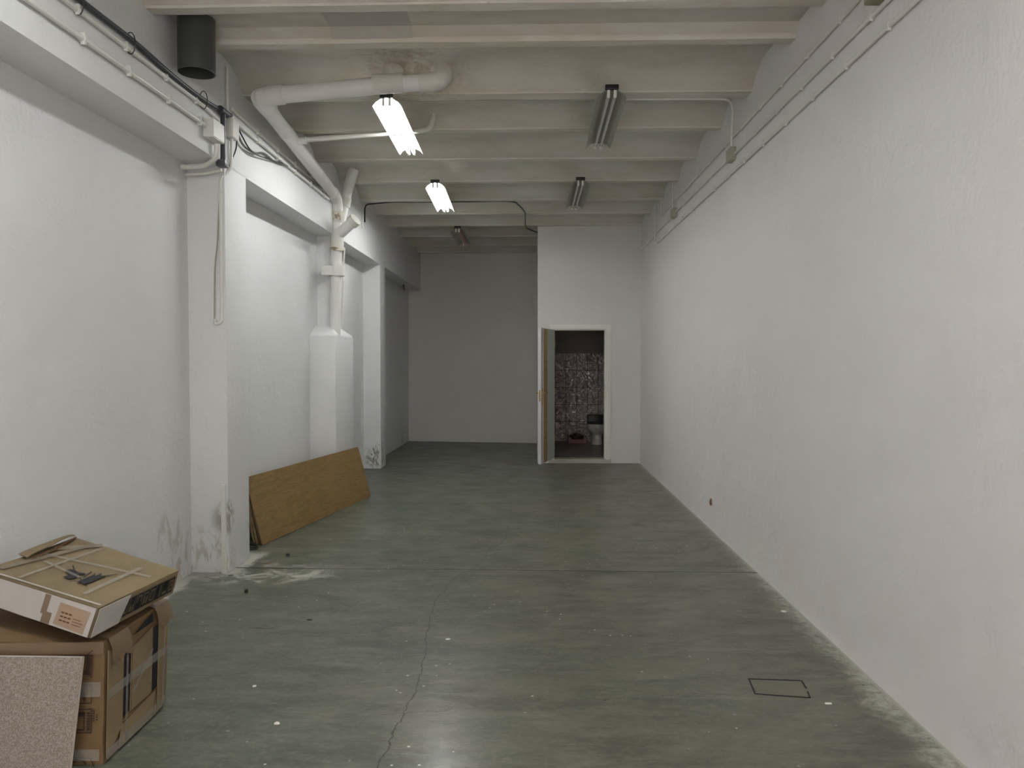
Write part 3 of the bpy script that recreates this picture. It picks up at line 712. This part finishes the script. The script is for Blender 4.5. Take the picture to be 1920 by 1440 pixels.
# ventilation duct stub
dc = bmesh.new()
Ro, Ri, seg = .116, .108, 40
rings = []
for (rad, z) in ((Ro, ZJ + .084), (Ro, EYE + 1.86), (Ri, EYE + 1.86), (Ri, ZJ + .084)):
    rings.append([dc.verts.new((rad * math.cos(2 * math.pi * k / seg), rad * math.sin(2 * math.pi * k / seg), z - EYE - 1.86)) for k in range(seg)])
for a, b in zip(rings, rings[1:]):
    for k in range(seg): dc.faces.new((a[k], a[(k + 1) % seg], b[(k + 1) % seg], b[k]))
o = mk('ventilation_duct', dc, M['duct'], None, True); o.location = (-2.175, 4.97, EYE + 1.86)
tag(o, 'open dark grey plastic duct stub hanging from the ceiling', 'duct')

# ------------------------------------------------------------------ leaning boards
def board(c0, c1, c2, c3, th, mat, label, rad=.03, edge=None):
    """c0 near foot, c1 far foot, c2 far top, c3 near top; slab grows away from the room"""
    c0, c1, c2, c3 = map(Vector, (c0, c1, c2, c3))
    u = (c1 - c0).normalized(); L = (c1 - c0).length
    v = (c3 - c0); v = (v - u * v.dot(u)); Hh = v.length; v.normalize(); n = u.cross(v).normalized()
    if n.x < 0: n = -n
    bm = bmesh.new(); pts = []
    for (a, b, s0) in ((0, 0, 180), (L, 0, 270), (L, Hh, 0), (0, Hh, 90)):
        rd = rad if a > 0 else .006
        ca = a - rd if a > 0 else rd; cb = b - rd if b > 0 else rd
        for k in range(6):
            t = math.radians(s0 + 90 * k / 5); pts.append((ca + rd * math.cos(t), cb + rd * math.sin(t)))
    fr_ = [bm.verts.new((0, a, b)) for a, b in pts]; bk = [bm.verts.new((-th, a, b)) for a, b in pts]
    bm.faces.new(fr_); bm.faces.new(bk[::-1]).material_index = 1
    for k in range(len(pts)): bm.faces.new((fr_[k], bk[k], bk[(k + 1) % len(pts)], fr_[(k + 1) % len(pts)])).material_index = 1
    o = mk('wood_board', bm, [mat, edge or M['wood_dark']])
    o.matrix_world = Matrix((( n.x, u.x, v.x, c0.x), (n.y, u.y, v.y, c0.y), (n.z, u.z, v.z, c0.z), (0, 0, 0, 1)))
    return tag(o, label, 'board', 'boards leaning against the left wall')
board((-2.377, 6.645, .004), (-1.939, 9.10, .004), (-2.06, 9.15, .60), (-2.53, 6.70, .595), .018, M['wood'], 'oak veneer board in front, leaning with the full face showing')
board((-2.435, 6.70, .003), (-2.03, 9.00, .003), (-2.11, 9.05, .58), (-2.555, 6.73, .575), .018, M['wood_pale'], 'middle leaning board, pale edge just behind the oak veneer face', .01, M['wood_pale'])
board((-2.475, 6.73, .003), (-2.12, 8.45, .003), (-2.16, 8.5, .56), (-2.566, 6.77, .55), .018, M['wood_pale'], 'rearmost leaning board, tight against the wall', .01, M['wood_pale'])
cl_ = mk('cable', T(smooth_path([(-2.50, 6.50, .012), (-2.42, 6.46, .03), (-2.38, 6.54, .012), (-2.46, 6.60, .02), (-2.52, 6.54, .03), (-2.44, 6.48, .012), (-2.37, 6.50, .01)]), .006, 8), M['black'], None, True, origin=(-2.44, 6.53, 0))
tag(cl_, 'small tangle of black cable on the floor by the first pier', 'cable')

# ------------------------------------------------------------------ cartons
def bil(q, u, v):
    a, b, c, d = [Vector(p) for p in q]
    return (a * (1 - u) + b * u) * (1 - v) + (d * (1 - u) + c * u) * v
def crumple(corners, n=10, amp=.006, seed=0, bulge=.0):
    """closed carton from 8 corners (bottom ring, top ring), dented a little"""
    bm = bmesh.new(); c = [Vector(p) for p in corners]; 
    F_ = ((3, 2, 1, 0), (4, 5, 6, 7), (0, 1, 5, 4), (1, 2, 6, 5), (2, 3, 7, 6), (3, 0, 4, 7))
    for fi, f in enumerate(F_):
        q = [c[i] for i in f]; nr = (q[1] - q[0]).cross(q[3] - q[0]).normalized()
        g = [[bm.verts.new(bil(q, i / n, j / n)) for i in range(n + 1)] for j in range(n + 1)]
        for j in range(n + 1):
            for i in range(n + 1):
                u, v = i / n, j / n; e = min(1, 6 * min(u, 1 - u, v, 1 - v)); p = g[j][i].co
                g[j][i].co = p + nr * (bulge * e * math.sin(math.pi * u) * math.sin(math.pi * v) * (fi != 0))
        for j in range(n):
            for i in range(n): bm.faces.new((g[j][i], g[j][i + 1], g[j + 1][i + 1], g[j + 1][i]))
    bmesh.ops.remove_doubles(bm, verts=bm.verts, dist=1e-5)
    for v in bm.verts:
        p = v.co; k = Vector((noise.noise(p * 6 + Vector((seed, 0, 0))), noise.noise(p * 6 + Vector((0, seed, 5))), noise.noise(p * 6 + Vector((9, 0, seed)))))
        v.co = p + k * amp
        if seed == 3 and v.co.z < .002: v.co.z = .002
    return bm
def decal(q, polys, off=.003, n=Vector((0, 0, 1)), thick=.0008, sub=1):
    """flat printed shapes: polygons given in the face's own u, v; q = face corners"""
    bm = bmesh.new()
    for pl in polys:
        if sub > 1 and len(pl) == 4:
            g = [[bm.verts.new(bil(q, *(Vector(pl[0]) * (1 - s) * (1 - t) + Vector(pl[1]) * s * (1 - t) + Vector(pl[2]) * s * t + Vector(pl[3]) * (1 - s) * t)) + n * off) for s in [i / sub for i in range(sub + 1)]] for t in (0, .5, 1)]
            for a, b in zip(g, g[1:]):
                for i in range(sub): bm.faces.new((a[i], a[i + 1], b[i + 1], b[i]))
        else:
            bm.faces.new([bm.verts.new(bil(q, u, v) + n * off) for u, v in pl])
    r = bmesh.ops.extrude_face_region(bm, geom=bm.faces[:])
    for v in r['geom']:
        if isinstance(v, bmesh.types.BMVert): v.co -= n * thick
    return bm
def rect(u0, u1, v0, v1): return [(u0, v0), (u1, v0), (u1, v1), (u0, v1)]
def bar(u0, v0, u1, v1, w_, asp=1):
    d = Vector((u1 - u0, (v1 - v0) * asp)); p = Vector((-d.y, d.x)).normalized() * w_ / 2
    return [(u0 + p.x, v0 + p.y / asp), (u0 - p.x, v0 - p.y / asp), (u1 - p.x, v1 - p.y / asp), (u1 + p.x, v1 + p.y / asp)]
def frame(u0, u1, v0, v1, t, ta): return [rect(u0, u1, v0, v0 + ta), rect(u0, u1, v1 - ta, v1), rect(u0, u0 + t, v0, v1), rect(u1 - t, u1, v0, v1)]

def rel(pts, o): return [Vector(p) - Vector(o) for p in pts]
# lower carton
O1 = Vector((-2.03, 3.33, 0))
c1 = rel([(-2.54, 2.965, 0), (-1.725, 2.99, 0), (-1.738, 3.52, 0), (-2.54, 3.52, 0), (-2.55, 3.025, .475), (-1.742, 3.05, .48), (-1.735, 3.57, .487), (-2.55, 3.57, .48)], O1)
bx = tag(empty('cardboard_box', O1), 'large battered brown carton on the floor, lower of the two stacked boxes', 'box')
mk('carton_body', crumple(c1, 12, .010, 3, .006), M['card2'], bx, True)
fR = [c1[1], c1[2], c1[6], c1[5]]; nR = Vector((1, 0, .0)); fF = rel([(-2.34, 2.97, 0), (-1.725, 2.99, 0), (-1.742, 3.05, .48), (-2.35, 3.03, .475)], O1); nF = Vector((0, -1, 0))
for w_ in ([(.247, .255), (.352, .270), (.355, .79), (.25, .80)], [(.722, .27), (.83, .262), (.806, .83), (.712, .85)], [(.39, .90), (.50, .90), (.72, .90), (.705, .985)]):
    mk('black_window', decal(fR, [w_], .010, nR), M['ink'], bx)['label'] = 'black strip showing through the torn side'
for w_ in ([(.36, .26), (.715, .26), (.705, .86), (.36, .80)], [(.01, .05), (.24, .20), (.24, .82), (.01, .92)], [(.835, .03), (.99, .05), (.985, .90), (.815, .84)], [(.20, .03), (.81, .02), (.80, .25), (.23, .235)]):
    mk('cardboard_flap', decal(fR, [w_], .013, nR, .003), M['card'], bx)
for w_ in (bar(.23, .225, .82, .262, .012), bar(.80, .27, .74, .02, .008), bar(.358, .27, .362, .80, .006)):
    mk('torn_edge', decal(fR, [w_], .0155, nR, .001), M['card_in'], bx)
for w_ in (rect(.0, 1, .52, .60), bar(.37, .40, .70, .66, .03), rect(.27, .30, .05, .95), rect(.90, .93, .05, .95), rect(.0, 1, .04, .12)):
    mk('clear_tape', decal(fR, [w_], .017, nR, .0006), M['clear'], bx)
# parcel tape folded over the right top edge
for (u0, u1, dn) in ((.02, .30, .20), (.74, .98, .17)):
    bm = bmesh.new(); k = 8; g = []
    for i in range(k + 1):
        u = u0 + (u1 - u0) * i / k; p = c1[5] * (1 - u) + c1[6] * u; jag = dn * .5 * (1 + .35 * noise.noise(Vector((i * 2.1, u0 * 9, 0))))
        g.append([bm.verts.new(p + Vector(d)) for d in ((-.16, 0, .012), (-.02, 0, .014), (.010, 0, .006), (.024, 0, -.03), (.026, .002 * i, -jag))])
    for a, b in zip(g, g[1:]):
        for j in range(4): bm.faces.new((a[j], a[j + 1], b[j + 1], b[j]))
    mk('parcel_tape', bm, M['tape2'], bx, True)
# printed handling marks on the front
pr_ = [frame(.70, .930, .740, .900, .006, .008) + [rect(.892, .915, .752, .89), bar(.862, .868, .932, .935, .007), bar(.862, .786, .934, .715, .007)],
       frame(.80, .932, .505, .66, .005, .007) + [[(.85, .53), (.862, .57), (.89, .52), (.893, .535), (.885, .60), (.872, .62), (.855, .59)]],
       frame(.79, .935, .268, .462, .006, .008) + frame(.80, .888, .292, .435, .006, .01) + [rect(.80, .886, .405, .435)] + [rect(.903, .924, .29 + .022 * i, .303 + .022 * i) for i in range(7)],
       [rect(.940, .953, .362 + .02 * i, .372 + .02 * i) for i in range(5)],
       [rect(.962, .975, .372 + .02 * i, .381 + .02 * i) for i in range(3)],
       [bar(.78, .074, .93, .071, .006), bar(.93, .073, .957, .0, .006)] + [bar(.858 + .042 * math.cos(a), .02 + .04 * math.sin(a), .858 + .042 * math.cos(a + .4), .02 + .04 * math.sin(a + .4), .012) for a in (0, .4, .8, 1.2, 1.6, 2.0, 2.4)]]
for g_ in pr_:
    mk('handling_mark', decal(fF, g_, .014, nF), M['inkb'], bx)
mk('parcel_tape', decal(fF, [rect(.0, 1, .90, 1.0)], .010, nF, .0006, 6), M['tape2'], bx)
for v0, v1 in ((.56, .68), (.05, .14)):
    mk('clear_tape', decal(fF, [rect(.5, .99, v0, v1)], .015, nF, .0006), M['clear'], bx)

# flat carton on top, tilted
O2 = Vector((-1.98, 3.40, .60))
t0 = [(-2.44, 3.31, .690), (-1.730, 2.99, .637), (-1.628, 3.46, .659), (-2.335, 3.84, .720)]
b0 = [(-2.45, 3.27, .580), (-1.763, 2.973, .520), (-1.665, 3.48, .548), (-2.345, 3.82, .600)]
c2 = rel(b0 + t0, O2)
tb = tag(empty('cardboard_box', O2), 'flat tan carton lying tilted on top, taped, with a black scribbled mark', 'box')
mk('carton_body', crumple(c2, 14, .004, 11, .003), M['card'], tb, True)
fT = [c2[4], c2[5], c2[6], c2[7]]; nT = (c2[5] - c2[4]).cross(c2[7] - c2[4]).normalized()
fS = [c2[1], c2[2], c2[6], c2[5]]; nS = (c2[2] - c2[1]).cross(c2[5] - c2[1]).normalized()
fW = [c2[0], c2[1], c2[5], c2[4]]; nW = (c2[1] - c2[0]).cross(c2[4] - c2[0]).normalized()
mk('white_side', decal(fW, [rect(.0, 1, .02, .97)], .010, nW, .002, 8), M['cardw'], tb)['label'] = 'white long side'
mk('white_corner', decal(fS, [[(.0, .03), (.30, .03), (.36, .97), (.0, .97)]], .008, nS, .002), M['cardw'], tb)
mk('address_label', decal(fW, [[(.72, .10), (.96, .06), (.97, .80), (.73, .82)]], .011, nW), M['label'], tb)
lb = [[(.76 + .03 * (i % 3), .25 + .13 * (i // 3)), (.782 + .03 * (i % 3), .25 + .13 * (i // 3)), (.782 + .03 * (i % 3), .30 + .13 * (i // 3)), (.76 + .03 * (i % 3), .30 + .13 * (i // 3))] for i in range(9)] + [rect(.86, .93, .25, .27), rect(.86, .94, .34, .36), rect(.86, .92, .43, .45)]
mk('label_print', decal(fW, lb, .0122, nW), M['card_in'], tb)
mk('parcel_tape', decal(fW, [rect(.60, .645, .30, .95), rect(.62, .69, .03, .4)], .0115, nW, .0006), M['tape2'], tb)
# row of seven black handling icons on the short side
for k in range(8):
    a = .285 + k * .0835; e_ = .082
    def sk(u0, u1, v0, v1): return [(a + e_ * u0 + .008 * v0, v0), (a + e_ * u1 + .008 * v0, v0), (a + e_ * u1 + .008 * v1, v1), (a + e_ * u0 + .008 * v1, v1)]
    pl = [sk(.04, .94, .20, .27), sk(.04, .94, .75, .82), sk(.04, .16, .20, .82), sk(.82, .94, .20, .82)]
    pl += ([sk(.30, .42, .27, .66), sk(.58, .70, .36, .75)], [sk(.28, .72, .50, .76), sk(.45, .55, .30, .5)], [sk(.16, .84, .27, .48), sk(.34, .66, .48, .68)],
           [sk(.44, .56, .27, .60), sk(.30, .70, .60, .68)], [sk(.34, .66, .34, .42), sk(.34, .46, .42, .66), sk(.54, .66, .42, .66)], [sk(.16, .60, .27, .75)],
           [sk(.16, .84, .40, .76)], [sk(.34, .66, .38, .45), sk(.34, .46, .45, .64), sk(.34, .66, .58, .64)])[k]
    mk('handling_icon', decal(fS, pl, .008, nS), M['ink'], tb)
# black scribbled mark on the lid
for mkp in ([[(.442, .361), (.449, .411), (.488, .413), (.53, .403), (.585, .415), (.591, .395), (.562, .37), (.567, .344), (.581, .327), (.582, .277), (.563, .252), (.508, .259), (.52, .299), (.497, .33)]],
            [[(.647, .237), (.637, .293), (.638, .323), (.638, .405), (.635, .44), (.614, .49), (.657, .424), (.661, .458), (.659, .503), (.688, .454), (.706, .488), (.749, .567), (.754, .56), (.716, .482), (.714, .419), (.712, .351), (.713, .293), (.706, .271), (.701, .259), (.742, .227), (.732, .224), (.699, .25), (.689, .241), (.675, .263)]],
            [bar(.413, .482, .500, .400, .007)], [bar(.577, .347, .640, .295, .006)], [bar(.617, .347, .588, .479, .007)], [bar(.597, .222, .640, .270, .005)]):
    mk('scribbled_mark', decal(fT, mkp, .0095, nT), M['ink'], tb)
for w_ in (bar(.81, .10, .797, .80, .035), bar(.30, .05, .34, .98, .03), bar(.10, .52, .95, .70, .035), bar(.205, .41, .60, .33, .03)):
    mk('clear_tape', decal(fT, [w_], .0103, nT, .0005), M['clear'], tb)
mk('parcel_tape', decal(fT, [bar(.0, .55, .30, .98, .07), bar(.08, .10, .24, .95, .055)], .0102, nT, .0006), M['tape'], tb)
mk('lid_edge', decal(fT, [bar(.0, .02, 1, .02, .012)], .010, nT, .003), M['cardw'], tb)
# torn flap lifting along the far edge, dark slot beside it
bm = bmesh.new(); k = 12; g = []
for i in range(k + 1):
    t = i / k; v = .36 + .62 * t; ui = .095 - .075 * max(0, t - .45) / .55; lift = .020 * math.sin(math.pi * t) ** .6 + .004
    p = bil(fT, ui - .012, v); q = bil(fT, -.02, v + .01); q.z += .004
    g.append([bm.verts.new(q + nT * (.008 + lift * .4)), bm.verts.new((p + q) / 2 + nT * (.010 + lift)), bm.verts.new(p + nT * (.012 + lift * .9)), bm.verts.new(p + nT * (.008 + lift * .9))])
for a, b in zip(g, g[1:]):
    for j in range(3): bm.faces.new((a[j], a[j + 1], b[j + 1], b[j]))
mk('torn_flap', bm, M['card'], tb, True)
mk('torn_slot', decal(fT, [[(.0, .37), (.094, .385), (.112, .40), (.112, .64), (.04, .97), (.02, .97), (.088, .64), (.085, .41), (.0, .39)]], .0112, nT), M['card_in'], tb)

# speckled panel leaning on the lower carton
O3 = Vector((-2.10, 2.96, 0))
bm = bmesh.new(); pts = rel([(-2.42, 2.865, .0), (-1.788, 2.865, .0), (-1.788, 2.879, .0), (-2.42, 2.879, .0), (-2.42, 2.970, .444), (-1.787, 2.970, .444), (-1.787, 2.984, .444), (-2.42, 2.984, .444)], O3)
hexa(bm, pts)
o = mk('laminate_panel', bm, [M['spk'], M['spk_e']], None, False); o.location = O3
for p in o.data.polygons:
    if p.normal.y > -.9: p.material_index = 1
tag(o, 'beige speckled laminate panel leaning on the lower carton', 'panel')

# ------------------------------------------------------------------ floor hatch and litter
hb = bmesh.new(); hexa(hb, [(1.090, 3.722, -.02), (1.326, 3.693, -.02), (1.356, 3.885, -.02), (1.110, 3.898, -.02), (1.090, 3.722, .001), (1.326, 3.693, .001), (1.356, 3.885, .001), (1.110, 3.898, .001)])
ht = mk('floor_hatch', hb, M['hatch'], None, False, origin=(1.22, 3.8, 0)); tag(ht, 'small rectangular concrete lid set in the floor near the right wall', 'hatch')
sb = bmesh.new()
for a, b in (((1.080, 3.73), (1.100, 3.91)), ((1.105, 3.905), (1.355, 3.892)), ((1.352, 3.80), (1.36, 3.892)), ((1.08, 3.728), (1.332, 3.692)), ((1.332, 3.692), (1.345, 3.76))):
    d = Vector((b[0] - a[0], b[1] - a[1], 0)); p = Vector((-d.y, d.x, 0)).normalized() * .004
    A_, B_ = Vector((*a, 0)), Vector((*b, 0)); z = Vector((0, 0, .0025))
    hexa(sb, [A_ - p, A_ + p, B_ + p, B_ - p, A_ - p + z, A_ + p + z, B_ + p + z, B_ - p + z])
bmesh.ops.translate(sb, vec=-Vector((1.22, 3.8, 0)), verts=sb.verts)
mk('lid_seam', sb, M['ink'], ht)
def chip(x, y, sx, sy, sz, mat, name, label, cat, seed):
    bm = bmesh.new(); rnd = random.Random(seed)
    n = 6 if sz < .01 else 7; ang0 = rnd.random() * 6
    lo = [bm.verts.new((sx * math.cos(ang0 + 2 * math.pi * k / n) * rnd.uniform(.7, 1.1), sy * math.sin(ang0 + 2 * math.pi * k / n) * rnd.uniform(.7, 1.1), 0)) for k in range(n)]
    hi = [bm.verts.new((v.co.x * .85, v.co.y * .85, sz * rnd.uniform(.8, 1.1))) for v in lo]
    bm.faces.new(lo[::-1]); bm.faces.new(hi)
    for k in range(n): bm.faces.new((lo[k], lo[(k + 1) % n], hi[(k + 1) % n], hi[k]))
    o = mk(name, bm, mat); o.location = (x, y, .0005)
    return tag(o, label, cat)
chip(-2.035, 6.286, .014, .014, .022, M['black'], 'plastic_plug', 'small black plug on the floor in front of the leaning boards', 'plug', 1)
chip(-2.007, 5.285, .014, .014, .024, M['black'], 'plastic_plug', 'small black plug on the floor between the boxes and the first pier', 'plug', 2)
chip(-1.399, 4.726, .024, .006, .006, M['black'], 'plastic_sliver', 'thin black sliver on the green floor left of centre', 'litter', 3)
chip(-2.122, 6.048, .030, .012, .006, M['twig'], 'wood_chip', 'brown wood chip on the dusty floor by the first pier', 'litter', 4)
chip(-2.282, 5.7, .022, .012, .008, M['cable'], 'plaster_chip', 'grey chip against the foot of the first pier', 'litter', 5)
chip(-0.495, 4.419, .017, .014, .004, M['chalk'], 'plaster_chip', 'white square chip in the middle of the floor', 'litter', 6)
chip(-1.145, 3.36, .018, .016, .004, M['chalk'], 'plaster_chip', 'white flat chip nearest the viewer on the left floor', 'litter', 7)
chip(-1.388, 3.748, .012, .012, .004, M['chalk'], 'plaster_chip', 'small pale chip right of the large carton', 'litter', 8)
chip(-2.029, 4.564, .006, .018, .004, M['cable'], 'plaster_chip', 'tiny dark fleck right of the stacked cartons', 'litter', 9)
chip(1.621, 4.973, .020, .016, .006, M['chalk'], 'plaster_chip', 'pale pebble of plaster near the foot of the right wall', 'litter', 10)
chip(1.395, 3.628, .020, .008, .005, M['chalk'], 'plaster_chip', 'thin pale flake beyond the floor lid by the right wall', 'litter', 11)
chip(1.26, 4.302, .012, .006, .004, M['cable'], 'plaster_chip', 'tiny dark flake behind the floor lid', 'litter', 12)
x, y = -1.632, 4.575
o = mk('wire', T(smooth_path([(-.09, 0, .004), (-.04, .012, .006), (.02, -.005, .004), (.07, .03, .006), (.10, .025, .004)]), .0025, 6), M['cable'], None, True); o.location = (x, y, 0)
tag(o, 'thin curved wire lying on the green floor at left', 'wire')
# rust nail in the right wall
o = mk('nail', T([(XR(7.4), 7.4, .30), (XR(7.4) - .012, 7.4, .27), (XR(7.4) - .008, 7.4, .24)], .010, 8), M['twig'], None, True, origin=(XR(7.4), 7.4, .27)); tag(o, 'dark nail head low on the right wall', 'nail')
